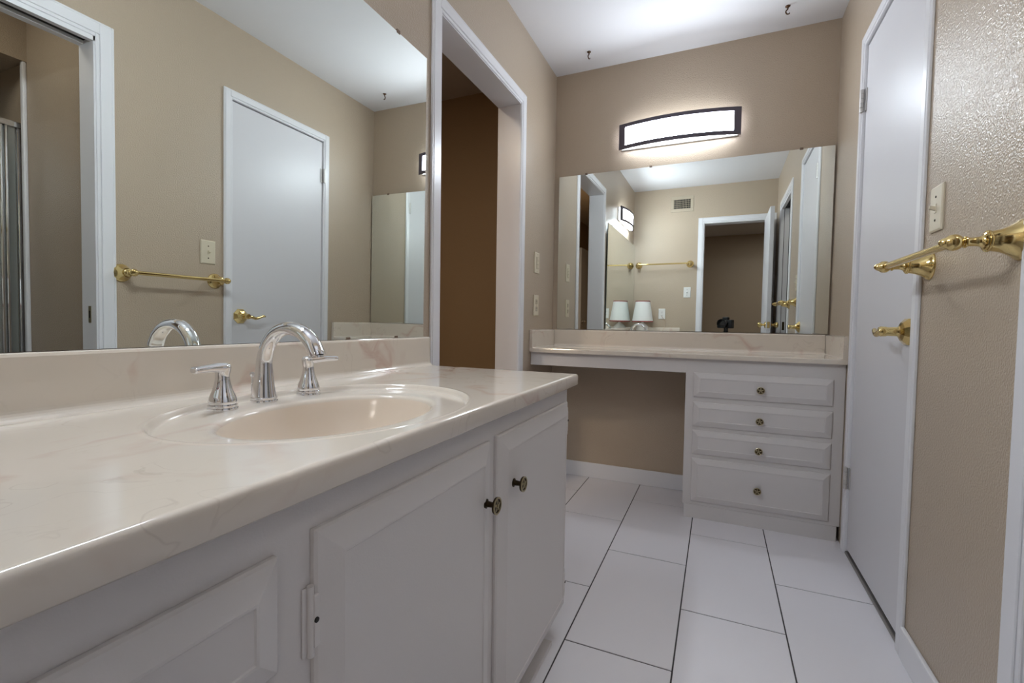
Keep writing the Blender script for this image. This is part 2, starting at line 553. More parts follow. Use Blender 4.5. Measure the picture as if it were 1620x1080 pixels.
bm = B(); box(bm, W + 0.036, W + 0.056, PK1 + 0.004, PK1 + 0.0055, 0.88, 0.96); obj('edge_pull', bm, ANTIQUE_D, d4)
# hallway door seen through the left doorway in the vanity mirror
bm = B(); box(bm, -1.018, -0.98, -4.84, -4.10, 0.012, 2.04, 0.003, 1)
d3 = struct('door_3', bm, DOORW, 'white hallway door with chrome knob beyond the left doorway')
knob(d3, (-0.98, -4.17, 0.93), (1, 0, 0), CHROME)

# ------------------------------------------------------------------ mirrors
def mirror(name, corners, nrm, label, clips):
    """corners: lower-left, lower-right, upper-right, upper-left of the silvered face"""
    c = [Vector(p) for p in corners]
    n = Vector(nrm).normalized()
    ctr = sum(c, Vector()) / 4
    t = thing(name, (ctr.x, ctr.y, min(p.z for p in c)), label, 'mirror', 'frameless wall mirrors')
    bm = B()
    f = [bm.verts.new(p) for p in c]
    bm.faces.new(f)
    b = [bm.verts.new(p - n * 0.006) for p in c]
    bk = bm.faces.new(b[::-1]); bk.material_index = 1
    for i in range(4):
        j = (i + 1) % 4
        q = bm.faces.new((f[i], b[i], b[j], f[j])); q.material_index = 1
    obj('mirror_glass', bm, [MIRROR, MEDGE], t)
    for p, s in clips:
        p = Vector(p)
        bm = B()
        u = Vector((0, 0, 1)).cross(n).normalized()
        lo = Vector([min(a, b_) for a, b_ in zip(p - u * .008 - n * .007 - Vector((0, 0, .006)), p + u * .008 + n * .002 + Vector((0, 0, .006)))])
        hi = Vector([max(a, b_) for a, b_ in zip(p - u * .008 - n * .007 - Vector((0, 0, .006)), p + u * .008 + n * .002 + Vector((0, 0, .006)))])
        box(bm, lo.x, hi.x, lo.y, hi.y, lo.z, hi.z, 0.0015, 1)
        obj('mirror_clip', bm, CLIPM, t)
    return t
sx = lambda z: 0.0137 + 0.0081 * (z - 0.95)
mirror('wall_mirror', [(sx(.882), -2.826, .882), (sx(.882), -1.421, .882), (sx(1.821), -1.421, 1.821), (sx(1.821), -2.826, 1.821)], (1, 0, 0),
       'large frameless mirror on the left wall above the sink counter',
       [((sx(1.82), -1.575, 1.823), 0), ((sx(.885), -1.57, .8825), 0), ((sx(.885), -1.78, .8825), 0)])
vy = lambda x, z: -0.008 - 0.0035 * x - 0.0039 * (z - 0.95)
mirror('wall_mirror', [(.031, vy(.031, .900), .900), (1.448, vy(1.448, .900), .900), (1.448, vy(1.448, 1.8267), 1.8267), (.031, vy(.031, 1.8267), 1.8267)], (0, -1, 0),
       'frameless mirror on the back wall above the vanity counter and below the light',
       [((.573, vy(.573, 1.83), 1.828), 0), ((1.305, vy(1.3, 1.83), 1.828), 0), ((.20, vy(.2, 1.83), 1.828), 0)])

# ------------------------------------------------------------------ sink counter with moulded basin
SZ = 0.7811
SX, SY1, SY0 = 0.558, -1.389, RY
bc = (0.320, -2.133); ba = (0.146, 0.203)
rc = (0.310, -2.13); ra = (0.228, 0.290)
cz = (0.312, -2.13)
NS = 144
corner_ang = [math.atan2(y - cz[1], x - cz[0]) for x, y in ((0, SY0), (SX, SY0), (SX, SY1), (0, SY1))]
angs = sorted([-math.pi + 2 * math.pi * i / NS for i in range(NS)])
for ca in corner_ang:
    k = min(range(len(angs)), key=lambda i: abs(angs[i] - ca))
    angs[k] = ca
angs.sort()
def rect_pt(a, ins):
    dx, dy = math.cos(a), math.sin(a)
    x0, x1, y0, y1 = 0, SX, SY0, SY1
    t = 1e9
    if dx > 1e-9: t = min(t, (x1 - cz[0]) / dx)
    if dx < -1e-9: t = min(t, (x0 - cz[0]) / dx)
    if dy > 1e-9: t = min(t, (y1 - cz[1]) / dy)
    if dy < -1e-9: t = min(t, (y0 - cz[1]) / dy)
    x, y = cz[0] + dx * t, cz[1] + dy * t
    return (min(max(x, x0), x1 - ins), min(max(y, y0 + ins), y1 - ins))
def ell(a, c, ab, s=1.0):
    # direction-preserving sample of the ellipse seen from its own centre
    dx, dy = math.cos(a), math.sin(a)
    r = 1 / math.sqrt((dx / ab[0]) ** 2 + (dy / ab[1]) ** 2)
    return (c[0] + dx * r * s, c[1] + dy * r * s)
def mixp(p, q, t):
    return (p[0] + (q[0] - p[0]) * t, p[1] + (q[1] - p[1]) * t)
rows = []
for ins, dz in ((0.03, -0.036), (0.004, -0.036), (0.0, -0.032), (0.0, -0.0085), (0.0, -0.0070), (0.0006, -0.0042), (0.0020, -0.0020), (0.0042, -0.0006), (0.0070, 0.0), (0.0085, 0.0)):
    rows.append([rect_pt(a, ins) + (SZ + dz,) for a in angs])
for s, dz in ((1.03, 0.0), (1.015, 0.0), (1.005, 0.0008), (0.997, 0.0006), (0.990, -0.0010), (0.980, -0.0062), (0.970, -0.0104), (0.960, -0.0112), (0.945, -0.0114)):
    rows.append([ell(a, rc, ra, s) + (SZ + dz,) for a in angs])
for t, dz in ((0.35, -0.0114), (0.7, -0.0115), (0.92, -0.0118)):
    rows.append([mixp(ell(a, rc, ra, .945), ell(a, bc, ba, 1.045), t) + (SZ + dz,) for a in angs])
for s, dz in ((1.045, -0.0124), (1.022, -0.0140), (1.008, -0.0165), (1.0, -0.0200)):
    rows.append([ell(a, bc, ba, s) + (SZ + dz,) for a in angs])
sc = thing('sink_countertop', (0.28, -2.11, SZ - 0.036), 'long cream marble counter with oval basin along the left wall', 'countertop', 'cultured marble countertops')
bm = B(); loops(bm, rows); obj('worktop', bm, MARB, sc)
bm = B()
rows = []
for s, dz in ((1.0, -0.0200), (0.985, -0.027), (0.965, -0.040), (0.93, -0.058), (0.86, -0.088), (0.74, -0.113), (0.55, -0.128), (0.32, -0.135), (0.12, -0.138)):
    rows.append([ell(a, bc, ba, s) + (SZ + dz,) for a in angs])
loops(bm, rows, cap_last=True); obj('basin', bm, BASIN, sc)['label'] = 'oval bisque basin moulded into the counter'
bm = B(); lathe(bm, [(0, 0), (0.022, 0), (0.022, 0.003), (0.017, 0.004), (0.015, 0.006), (0, 0.008)], (bc[0], bc[1], SZ - 0.1379), (0, 0, 1), 24)
obj('drain', bm, CHROME, sc)
def splash_profile(bm, pts2, along, a0, a1):
    rows = []
    for a in (a0, a1):
        rows.append([along(a, p, q) for p, q in pts2])
    vs = [[bm.verts.new(p) for p in r] for r in rows]
    n = len(vs[0])
    for i in range(n):
        j = (i + 1) % n
        bm.faces.new((vs[0][i], vs[0][j], vs[1][j], vs[1][i]))
    bm.faces.new(vs[0][::-1]); bm.faces.new(vs[1])
def splash_pts(th, z0, z1, cove):
    p = [(0.0005, z0 - .002), (th + cove, z0 - .002), (th + cove, z0 + .0002)]
    for k in range(1, 7):
        a = math.pi / 2 * k / 6
        p.append((th + cove - cove * math.sin(a), z0 + .0002 + cove * (1 - math.cos(a))))
    p += [(th, z1 - .006), (th - .0018, z1 - .0018), (th - .006, z1), (0.0005, z1)]
    return p
bm = B(); splash_profile(bm, splash_pts(0.021, SZ, 0.881, 0.016), lambda a, p, q: (p, a, q), SY1, RY + 0.0005)
for f in bm.faces: f.smooth = False
obj('backsplash', bm, MARB, sc)
bm = B(); splash_profile(bm, splash_pts(0.020, SZ, 0.881, 0.012), lambda a, p, q: (a, RY + p, q), 0.022, 0.535)
obj('side_splash', bm, MARB, sc)

# ------------------------------------------------------------------ sink cabinet
KNOB = None
def cab_knob(parent, p, ax):
    bm = B()
    lathe(bm, [(0, 0), (0.0095, 0), (0.0095, 0.002), (0.006, 0.004), (0.0052, 0.016), (0.008, 0.019), (0.0155, 0.0205), (0.0165, 0.0225), (0.0165, 0.0245), (0.0145, 0.0262), (0.0128, 0.0250), (0.004, 0.0246), (0, 0.0246)], p, ax, 28)
    o = obj('knob', bm, ANTIQUE_D, parent); o['label'] = 'antique brass floral knob'
    u, v, a = frame_of(ax)
    bm = B()
    c = Vector(p) + a * 0.0246
    for k in range(5):
        th = 2 * math.pi * k / 5 + 0.3
        d = u * math.cos(th) + v * math.sin(th)
        s = a.cross(d)
        pr = [c + d * .0025, c + d * .0065 + s * .0030 + a * .0014, c + d * .0118 + s * .0016 + a * .0006, c + d * .0118 - s * .0016 + a * .0006, c + d * .0065 - s * .0030 + a * .0014]
        top = bm.verts.new(c + d * .0068 + a * .0026)
        vs = [bm.verts.new(q) for q in pr]
        for i in range(5): bm.faces.new((vs[i], vs[(i + 1) % 5], top))
    lathe(bm, [(0.0148, 0.0243), (0.0168, 0.0248), (0.0168, 0.0262), (0.0150, 0.0272), (0.0135, 0.0262), (0.0135, 0.0246)], p, ax, 28)
    lathe(bm, [(0.0030, 0.0246), (0.0030, 0.0275), (0.0014, 0.0284), (0, 0.0285)], p, ax, 14)
    obj('rosette', bm, ANTIQUE, o)
    return o

FX = 0.529
cab = thing('sink_cabinet', (0.27, -2.11, 0), 'white painted cabinet under the sink counter with two doors and drawers', 'cabinet')
bm = B()
zt = SZ - 0.0362
box(bm, FX - 0.02, FX, RY + .001, -1.405, 0.07, zt, 0.001, 1)
box(bm, 0.003, FX - 0.02, -1.423, -1.405, 0.07, zt)
box(bm, 0.003, FX - 0.02, RY + .001, -1.423, 0.07, 0.088)
box(bm, 0.003, 0.015, RY + .001, -1.423, 0.088, zt - 0.1)
obj('carcass', bm, CAB, cab)
bm = B(); box(bm, 0.02, 0.44, RY + .001, -1.518, 0, 0.07)
obj('plinth', bm, CAB, cab)
bm = B(); box(bm, 0.44, FX + 0.003, RY + .001, -1.518, 0, 0.014)  # low added strip standing in for a shadowed wedge of floor
obj('floor_shadow_strip', bm, CAB, cab)
def sink_front(name, y0, y1, z0, z1, border=0.036):
    bm = B(); panel(bm, (FX + .0004, y0, z0), (0, 1, 0), (0, 0, 1), (1, 0, 0), y1 - y0, z1 - z0, t0=0.0085, t1=0.0175, border=border)
    return obj(name, bm, CAB, cab)
def face_hinge(parent, y, z, sgn):
    """surface-mounted painted hinge: long leaf on the frame, wrap on the door edge"""
    bm = B()
    h = 0.031
    box(bm, FX + .0002, FX + 0.0028, y - sgn * 0.013, y - sgn * 0.004, z - h - 0.009, z + h + 0.009, 0.0012, 2)
    lathe(bm, [(0, 0), (0.0042, 0), (0.0042, 2 * h + .02), (0, 2 * h + .02)], (FX + 0.0045, y - sgn * 0.0035, z - h - 0.01), (0, 0, 1), 12)
    box(bm, FX + 0.0015, FX + 0.0105, y - sgn * 0.003, y + sgn * 0.006, z - h, z + h, 0.002, 2)
    o = obj('hinge', bm, CAB, parent)
    bm = B(); lathe(bm, [(0, 0), (0.0032, 0), (0.0032, 0.0012), (0, 0.0018)], (FX + 0.0105, y - sgn * 0.0006, z + 0.002), (1, 0, 0), 12)
    obj('screw', bm, DARK, o)
dA = sink_front('door', -2.392, -1.948, 0.075, 0.698)
cab_knob(dA, (FX + 0.0155, -1.980, 0.584), (1, 0, 0))
face_hinge(dA, -2.392, 0.594, 1); face_hinge(dA, -2.392, 0.16, 1)
dB = sink_front('door', -1.914, -1.424, 0.075, 0.700)
cab_knob(dB, (FX + 0.0155, -1.846, 0.584), (1, 0, 0))
face_hinge(dB, -1.424, 0.640, -1); face_hinge(dB, -1.424, 0.14, -1)
for z0, z1 in ((0.566, 0.690), (0.436, 0.552), (0.302, 0.422), (0.085, 0.288)):
    dr = sink_front('drawer', -2.79, -2.440, z0, z1, 0.030)
    cab_knob(dr, (FX + 0.0155, -2.615, (z0 + z1) / 2), (1, 0, 0))

# ------------------------------------------------------------------ faucet
FZ = SZ - 0.0050
fa = thing('faucet', (0.155, -2.155, FZ), 'polished chrome widespread faucet with arched spout behind the oval basin', 'faucet')
bm = B()
sxp, syp = 0.151, -2.151
FLG = [(0, 0), (0.0240, 0), (0.0242, 0.0030), (0.0236, 0.0052), (0.0222, 0.0058), (0.0222, 0.0074), (0.0232, 0.0080), (0.0232, 0.0094), (0.0215, 0.0104), (0, 0.0104)]
lathe(bm, FLG, (sxp, syp, FZ), (0, 0, 1), 40)
ctl = [(sxp, syp, FZ + .009, .0218), (sxp, syp, FZ + .030, .0192), (sxp + .0005, syp, FZ + .058, .0160), (sxp + .003, syp, FZ + .086, .0138),
       (sxp + .014, syp, FZ + .113, .0126), (sxp + .036, syp, FZ + .134, .0122), (sxp + .065, syp, FZ + .1425, .0123), (sxp + .097, syp, FZ + .137, .0126),
       (sxp + .122, syp, FZ + .120, .0130), (sxp + .134, syp, FZ + .101, .0133), (sxp + .137, syp, FZ + .094, .0133)]
pts = spline(ctl, 70)
sq = []
for i, p in enumerate(pts):
    t = i / (len(pts) - 1)
    k = min(max((t - 0.25) / 0.25, 0), 1)
    sq.append((1.0, 1.0 + 0.18 * k))
tube(bm, [p[:3] for p in pts], [p[3] for p in pts], 28, squash=sq)
e = pts[-1]
lathe(bm, [(0.0112, -.001), (0.0112, 0.003), (0.0095, 0.0045), (0, 0.0045)], e[:3], (0.15, 0, -1), 24)
obj('spout', bm, CHROME, fa)
bm = B(); tube(bm, [(sxp - .033, syp, FZ), (sxp - .033, syp, FZ + .048)], .0022, 10)
lathe(bm, [(0, 0), (0.0035, 0.001), (0.0048, 0.005), (0.0040, 0.009), (0, 0.0105)], (sxp - .033, syp, FZ + .046), (0, 0, 1), 16)
obj('lift_rod', bm, CHROME, fa)
def faucet_handle(y, sgn, xo):
    o = Vector((xo, y, FZ))
    bm = B()
    lathe(bm, FLG, o, (0, 0, 1), 40)
    h = obj('handle', bm, CHROME, fa)
    bm = B()
    ctl = [(o.x, o.y, FZ + .0100, .0208), (o.x, o.y, FZ + .015, .0222), (o.x, o.y, FZ + .023, .0205), (o.x, o.y, FZ + .036, .0155), (o.x, o.y, FZ + .050, .0120),
           (o.x, o.y, FZ + .060, .0112), (o.x, o.y - .001 * sgn, FZ + .070, .0122), (o.x, o.y - .0015 * sgn, FZ + .0770, .0120), (o.x, o.y - .001 * sgn, FZ + .0800, .006)]
    pts = spline(ctl, 40)
    tube(bm, [p[:3] for p in pts], [max(p[3], .002) for p in pts], 28)
    # lever blade: a thick flat tongue growing out of the hub
    ctl = [(o.x, o.y - sgn * .0105, FZ + .0740, .0065, .0060), (o.x, o.y - sgn * .004, FZ + .0740, .0118, .0080), (o.x + .002, o.y + sgn * .010, FZ + .0745, .0122, .0082), (o.x + .007, o.y + sgn * .026, FZ + .0752, .0108, .0068),
           (o.x + .012, o.y + sgn * .043, FZ + .0752, .0104, .0060), (o.x + .016, o.y + sgn * .057, FZ + .0748, .0100, .0056), (o.x + .0172, o.y + sgn * .0605, FZ + .0746, .0070, .0038)]
    pts = spline(ctl, 30)
    n = len(pts)
    rows = []
    for i, p in enumerate(pts):
        row = []
        for k in range(20):
            a = 2 * math.pi * k / 20
            ca, sa = math.cos(a), math.sin(a)
            row.append((p[0] + math.copysign(abs(ca) ** .75, ca) * p[3], p[1], p[2] + math.copysign(abs(sa) ** .85, sa) * p[4]))
        rows.append(row)
    vs = [[bm.verts.new(q) for q in r] for r in rows]
    for A, Bq in zip(vs, vs[1:]):
        for i in range(20):
            f = bm.faces.new((A[i], A[(i + 1) % 20], Bq[(i + 1) % 20], Bq[i])); f.smooth = True
    bm.faces.new(vs[0][::-1]); bm.faces.new(vs[-1])
    obj('lever', bm, CHROME, h)
faucet_handle(-2.240, -1, 0.161)
faucet_handle(-2.049, 1, 0.156)
fa.location = CAM + (Vector(fa.location) - CAM) * 1.04
fa.scale = (1.04, 1.04, 1.04)

# ------------------------------------------------------------------ vanity (back wall)
VF = -0.368                       # face of the vanity carcass
VZ = 0.798; VB = 0.7755; VY = -0.391
vt = thing('vanity_countertop', (W / 2, VY / 2, VB), 'narrow cream marble counter spanning the back wall below the mirror', 'countertop', 'cultured marble countertops')
bm = B()
rr = [(VY, VB), (VY, VZ - .004), (VY + .0012, VZ - .0012), (VY + .004, VZ), (-0.001, VZ), (-0.001, VB)]
splash_profile(bm, rr, lambda a, p, q: (a, p, q), 0.001, W - .001)
obj('worktop', bm, MARB, vt)
bm = B(); splash_profile(bm, splash_pts(0.020, VZ, 0.8965, 0.014), lambda a, p, q: (a, -p, q), 0.0195, W - .0195)
obj('backsplash', bm, MARB, vt)
for nm, s in (('side_splash', 1), ('side_splash', -1)):
    bm = B(); splash_profile(bm, splash_pts(0.018, VZ, 0.8965, 0.006), lambda a, p, q: ((p if s > 0 else W - p), a, q), VY + .001, -0.0005)
    obj(nm, bm, MARB, vt)

vc = thing('vanity_cabinet', (1.13, -0.19, 0), 'white four-drawer cabinet under the right half of the vanity counter', 'cabinet')
DX = 0.811
bm = B()
box(bm, DX, W - .001, VF, VF + 0.02, 0.066, VB - .0005, 0.001, 1)
box(bm, DX, DX + 0.018, VF + 0.02, -0.001, 0.066, VB - .0005)
box(bm, W - 0.019, W - .001, VF + 0.02, -0.001, 0.066, VB - .0005)
box(bm, DX + 0.018, W - 0.019, VF + 0.02, -0.001, 0.066, 0.084)
obj('carcass', bm, CAB, vc)
bm = B(); box(bm, 0.001, DX, VF, VF + 0.02, 0.7045, VB - .0005, 0.001, 1)
obj('apron', bm, CAB, vc)['label'] = 'white apron spanning the open knee space'
bm = B(); box(bm, DX + 0.008, W - 0.012, VF - 0.002, VF + 0.016, 0, 0.0655)
box(bm, DX + 0.008, DX + 0.026, VF + 0.016, -0.013, 0, 0.0655)
obj('toe_kick', bm, CAB, vc)
for z0, z1 in ((0.591, 0.709), (0.4495, 0.5675), (0.3145, 0.4300), (0.0835, 0.2945)):
    bm = B(); panel(bm, (0.848, VF - .0004, z0), (1, 0, 0), (0, 0, 1), (0, -1, 0), 1.414 - 0.848, z1 - z0, t0=0.0075, t1=0.0150, border=0.026)
    dr = obj('drawer', bm, CAB, vc)
    cab_knob(dr, (1.132, VF - 0.0130, (z0 + z1) / 2 - 0.006), (0, -1, 0))

# ------------------------------------------------------------------ wall lights
def bowed_light(name, centre, axis_u, normal, glow, under, label):
    """bowed acrylic bar light with a dark curved rectangular frame; axis_u runs along the wall"""
    c, U, N = Vector(centre), Vector(axis_u), Vector(normal)
    Z = Vector((0, 0, 1))
    L, hh = 0.316, 0.070
    t = thing(name, c - Z * hh, label, 'wall light', 'bowed bar lights')
    bow = lambda s: 0.040 + 0.050 * (1 - s * s)
    K = 32
    # backplate
    bm = B()
    rows = []
    for n_, i in ((0.0005, 0), (0.012, 0), (0.014, .002)):
        rows.append([c + U * a * (L - .012 - i) + Z * b * (hh - .004 - i) + N * n_ for a, b in ((-1, -1), (1, -1), (1, 1), (-1, 1))])
    loops(bm, rows, smooth=False, cap_last=True)
    obj('backplate', bm, WHITEP, t)
    # diffuser: bowed shell
    bm = B()
    L2, h2 = L - .016, hh - .012
    fr, bk = [], []
    for k in range(K + 1):
        s = -1 + 2 * k / K
        fr.append((c + U * s * L2 - Z * h2 + N * (bow(s) - .012), c + U * s * L2 + Z * h2 + N * (bow(s) - .012)))
        bk.append((c + U * s * L2 - Z * h2 + N * .0142, c + U * s * L2 + Z * h2 + N * .0142))
    F = [[bm.verts.new(p) for p in r] for r in fr]; Bk = [[bm.verts.new(p) for p in r] for r in bk]
    for k in range(K):
        bm.faces.new((F[k][0], F[k + 1][0], F[k + 1][1], F[k][1]))
        bm.faces.new((Bk[k][0], Bk[k][1], Bk[k + 1][1], Bk[k + 1][0]))
        bm.faces.new((F[k][1], F[k + 1][1], Bk[k + 1][1], Bk[k][1])).material_index = 1
        bm.faces.new((F[k][0], Bk[k][0], Bk[k + 1][0], F[k + 1][0])).material_index = 2
    for k in (0, K): bm.faces.new((F[k][0], F[k][1], Bk[k][1], Bk[k][0])).material_index = 1
    obj('diffuser', bm, [glow, GLOW_SIDE, under], t)['label'] = 'glowing white acrylic diffuser'
    # frame: bowed rectangular ring
    bm = B()
    def band(z0, z1, s0, s1):
        kk = max(2, int(K * (s1 - s0) / 2))
        vs = []
        for k in range(kk + 1):
            s = s0 + (s1 - s0) * k / kk
            vs.append([bm.verts.new(c + U * s * L + Z * z + N * (bow(s) + d)) for z, d in ((z0, -.010), (z1, -.010), (z1, 0), (z0, 0))])
        for A, Q in zip(vs, vs[1:]):
            for i in range(4):
                bm.faces.new((A[i], A[(i + 1) % 4], Q[(i + 1) % 4], Q[i]))
        bm.faces.new(vs[0][::-1]); bm.faces.new(vs[-1])
    se = 1 - 0.036 / L
    band(hh - .020, hh, -1, 1); band(-hh, -hh + .020, -1, 1)
    band(-hh + .020, hh - .020, -1, -se); band(-hh + .020, hh - .020, se, 1)
    obj('frame', bm, FRAME, t)['label'] = 'dark bronze bowed frame'
bowed_light('wall_light', (0.711, 0, 2.004), (1, 0, 0), (0, -1, 0), GLOW_V, GLOW_BV, 'lit bowed bar light with dark frame above the vanity mirror on the back wall')
bowed_light('wall_light', (0.0, -2.20, 2.004), (0, 1, 0), (1, 0, 0), GLOW_S, GLOW_BS, 'lit bowed bar light above the sink mirror, seen reflected in the vanity mirror')

# ------------------------------------------------------------------ towel bars
POST = [(0, 0), (0.0380, 0), (0.0385, 0.003), (0.0365, 0.0055), (0.0355, 0.0070), (0.0340, 0.0080), (0.0305, 0.0130), (0.0255, 0.0210), (0.0215, 0.0310), (0.0192, 0.0420), (0.0188, 0.0460),
        (0.0200, 0.0465), (0.0208, 0.0485), (0.0200, 0.0505), (0.0170, 0.0510), (0.0165, 0.0535), (0.0140, 0.0545), (0.0115, 0.0560), (0.0092, 0.0610), (0.0082, 0.0680), (0.0082, 0.0750), (0.0092, 0.0790),
        (0.0112, 0.0800), (0.0112, 0.0825), (0.0085, 0.0835), (0.0085, 0.0850), (0.0122, 0.0880), (0.0152, 0.0930), (0.0160, 0.0985), (0.0148, 0.1050), (0.0108, 0.1105), (0.0100, 0.1112), (0.0098, 0.1130), (0.0080, 0.1165), (0.0042, 0.1205), (0, 0.122)]
def towel_bar(p0, p1, ax, label):
    p0, p1, a = Vector(p0), Vector(p1), Vector(ax)
    t = thing('towel_bar', (p0 + p1) / 2, label, 'towel bar', 'brass towel bars')
    for p in (p0, p1):
        bm = B(); lathe(bm, POST, p, ax, 36); obj('post', bm, BRASS, t)
    bm = B(); tube(bm, [p0 + a * 0.098, p1 + a * 0.098], 0.0085, 20)
    obj('rod', bm, BRASS, t)
towel_bar((W, -1.1886, 1.1022), (W, -1.600, 1.1022), (-1, 0, 0), 'polished brass towel bar on the right wall beside the closed door')
towel_bar((0.068, RY, 1.592), (0.625, RY, 1.592), (0, 1, 0), 'long brass towel bar on the rear wall, seen in the vanity mirror')

# ------------------------------------------------------------------ wall plates
def plate(name, c, U, N, kind, label, cat, m=IVORY, group=None):
    c, U, N = Vector(c), Vector(U), Vector(N)
    Z = Vector((0, 0, 1))
    t = thing(name, c, label, cat, group)
    hw, hz = 0.037, 0.0585
    def bx(bm, u0, u1, z0, z1, n0, n1, ins=0.0):
        rows = []
        for n_, i in ((n0, 0), (n1 - ins * .6, 0), (n1, ins)):
            rows.append([c + U * (u0 + i) + Z * (z0 + i) + N * n_, c + U * (u1 - i) + Z * (z0 + i) + N * n_, c + U * (u1 - i) + Z * (z1 - i) + N * n_, c + U * (u0 + i) + Z * (z1 - i) + N * n_])
        loops(bm, rows, smooth=False, cap_last=True)
    bm = B(); bx(bm, -hw, hw, -hz, hz, 0.0004, 0.006, 0.004); obj('cover_plate', bm, m, t)
    if kind == 'toggle':
        bm = B(); bx(bm, -.0055, .0055, -.012, .012, .006, .0075, .001)
        rows = []
        for n_, h, zc in ((.0072, .005, 0), (.016, .0042, .003), (.019, .0036, .004)):
            rows.append([c + U * s * .0042 + Z * (zc + q * h) + N * n_ for s, q in ((-1, -1), (1, -1), (1, 1), (-1, 1))])
        loops(bm, rows, smooth=False, cap_last=True)
        obj('toggle', bm, m, t)
        scr = (-.030, .030)
    elif kind == 'outlet':
        for zc in (-.0195, .0195):
            bm = B()
            pts = []
            for k in range(24):
                a = 2 * math.pi * k / 24
                pts.append((max(min(math.cos(a) * .0175, .0165), -.0165), max(min(math.sin(a) * .0175, .0145), -.0145)))
            rows = [[c + U * x + Z * (zc + z) + N * n_ for x, z in pts] for n_ in (.0058, .0078)]
            loops(bm, rows, smooth=False, cap_last=True)
            s_ = obj('receptacle', bm, IVORY_D if m is IVORY else m, t)
            bm = B()
            for x in (-.0065, .0065): bx(bm, x - .0011, x + .0011, zc - .001, zc + .008, .0076, .0081)
            lathe(bm, [(.0025, .0076), (.0025, .0081), (0, .0081)], c + Z * (zc - .0075), N, 10)
            obj('slots', bm, DARK, s_)
        scr = (0.0,)
    else:
        bm = B(); bx(bm, -.0165, .0165, -.0335, .0335, .006, .0078, .001)
        s_ = obj('switch_insert', bm, IVORY_D, t)
        for zc in (-.021, 0, .021):
            bm = B(); bx(bm, -.010, .010, zc - .0075, zc + .0075, .0077, .0105, .0015); obj('rocker', bm, IVORY, s_)
        scr = (-.047, .047)
    for zc in scr:
        bm = B(); lathe(bm, [(.0032, .0058), (.0032, .0068), (.002, .0074), (0, .0074)], c + Z * zc, N, 12)
        obj('screw', bm, ANTIQUE_D if kind == 'toggle' else m, t)
    return t
plate('light_switch', (W, -1.2237, 1.2446), (0, -1, 0), (-1, 0, 0), 'toggle', 'ivory toggle switch plate on the right wall above the towel bar', 'light switch', group='light switches')
plate('light_switch', (0.0, -0.301, 1.272), (0, 1, 0), (1, 0, 0), 'stack', 'upper of two ivory wall plates beside the left doorway near the vanity mirror', 'light switch', group='light switches')
plate('electrical_outlet', (0.0, -0.305, 1.034), (0, 1, 0), (1, 0, 0), 'outlet', 'lower of two ivory wall plates beside the left doorway, above the vanity splash', 'outlet', group='electrical outlets')
plate('light_switch', (0.601, RY, 1.277), (1, 0, 0), (0, 1, 0), 'toggle', 'white toggle switch plate on the rear wall beside the rear doorway', 'light switch', WHITEP, 'light switches')
plate('electrical_outlet', (0.337, RY, 1.035), (1, 0, 0), (0, 1, 0), 'outlet', 'white outlet plate on the rear wall beside the table lamp', 'outlet', WHITEP, 'electrical outlets')

# ------------------------------------------------------------------ strike plate of the pocket opening
bm = B()
box(bm, W + 0.036, W + 0.056, PK0 - 0.0072, PK0 - 0.0058, 0.885, 0.955, 0.0004, 1)
sp = obj('strike_plate', bm, ANTIQUE)
tag(sp, 'small metal strike plate on the white pocket door jamb', 'strike plate')
bm = B(); box(bm, W + 0.042, W + 0.050, PK0 - 0.0078, PK0 - 0.0072, 0.905, 0.935); obj('slot', bm, DARK, sp)

# ------------------------------------------------------------------ vent
vn = thing('air_vent', (0.5235, RY, 2.172), 'cream air vent grille high on the rear wall', 'vent')
bm = B()
vx0, vx1, vz0, vz1 = 0.405, 0.642, 2.172, 2.345
for a in ((vx0, vx1, vz0, vz0 + .036), (vx0, vx1, vz1 - .036, vz1), (vx0, vx0 + .03, vz0 + .036, vz1 - .036), (vx1 - .03, vx1, vz0 + .036, vz1 - .036)):
    box(bm, a[0], a[1], RY + .0005, RY + .008, a[2], a[3], 0.0015, 1)
obj('frame', bm, LOUVER, vn)
bm = B(); box(bm, vx0 + .03, vx1 - .03, RY + .0005, RY + .0015, vz0 + .036, vz1 - .036); obj('dark_backing', bm, DARK, vn)
bm = B()
for k in range(11):
    x = vx0 + .03 + (vx1 - vx0 - .06) * (k + .5) / 11
    box(bm, x - .0012, x + .0012, RY + .003, RY + .007, vz0 + .036, vz1 - .036)
for k in range(4):
    z = vz0 + .036 + (vz1 - vz0 - .072) * (k + 1) / 5
    box(bm, vx0 + .03, vx1 - .03, RY + .0045, RY + .0065, z - .0012, z + .0012)
obj('grille', bm, LOUVER, vn)

# ------------------------------------------------------------------ ceiling hooks
def hook(x, y, ang, label):
    t = thing('ceiling_hook', (x, y, H), label, 'hook', 'ceiling hooks')
    bm = B(); lathe(bm, [(0, 0), (0.011, 0), (0.011, 0.002), (0.007, 0.005), (0.004, 0.008), (0.0, 0.008)], (x, y, H), (0, 0, -1), 20)
    obj('base', bm, RUST, t)
    d = Vector((math.cos(ang), math.sin(ang), 0))
    o = Vector((x, y, H))
    ctl = [o + Vector((0, 0, -.006)), o + Vector((0, 0, -.014)), o - d * .007 + Vector((0, 0, -.022)), o - d * .008 + Vector((0, 0, -.030)), o - d * .001 + Vector((0, 0, -.037)), o + d * .008 + Vector((0, 0, -.034)), o + d * .009 + Vector((0, 0, -.028))]
    pts = spline([tuple(p) for p in ctl], 30)
    bm = B(); tube(bm, pts, [.0030] * 20 + [.0027] * 6 + [.0024, .002, .0015, .001, .0006], 10)
    obj('hook', bm, RUST, t)
hook(0.248, -0.186, 1.2, 'bronze swag hook in the ceiling by the left wall')
hook(1.203, -0.196, 0.4, 'bronze swag hook in the ceiling nearer the right door')

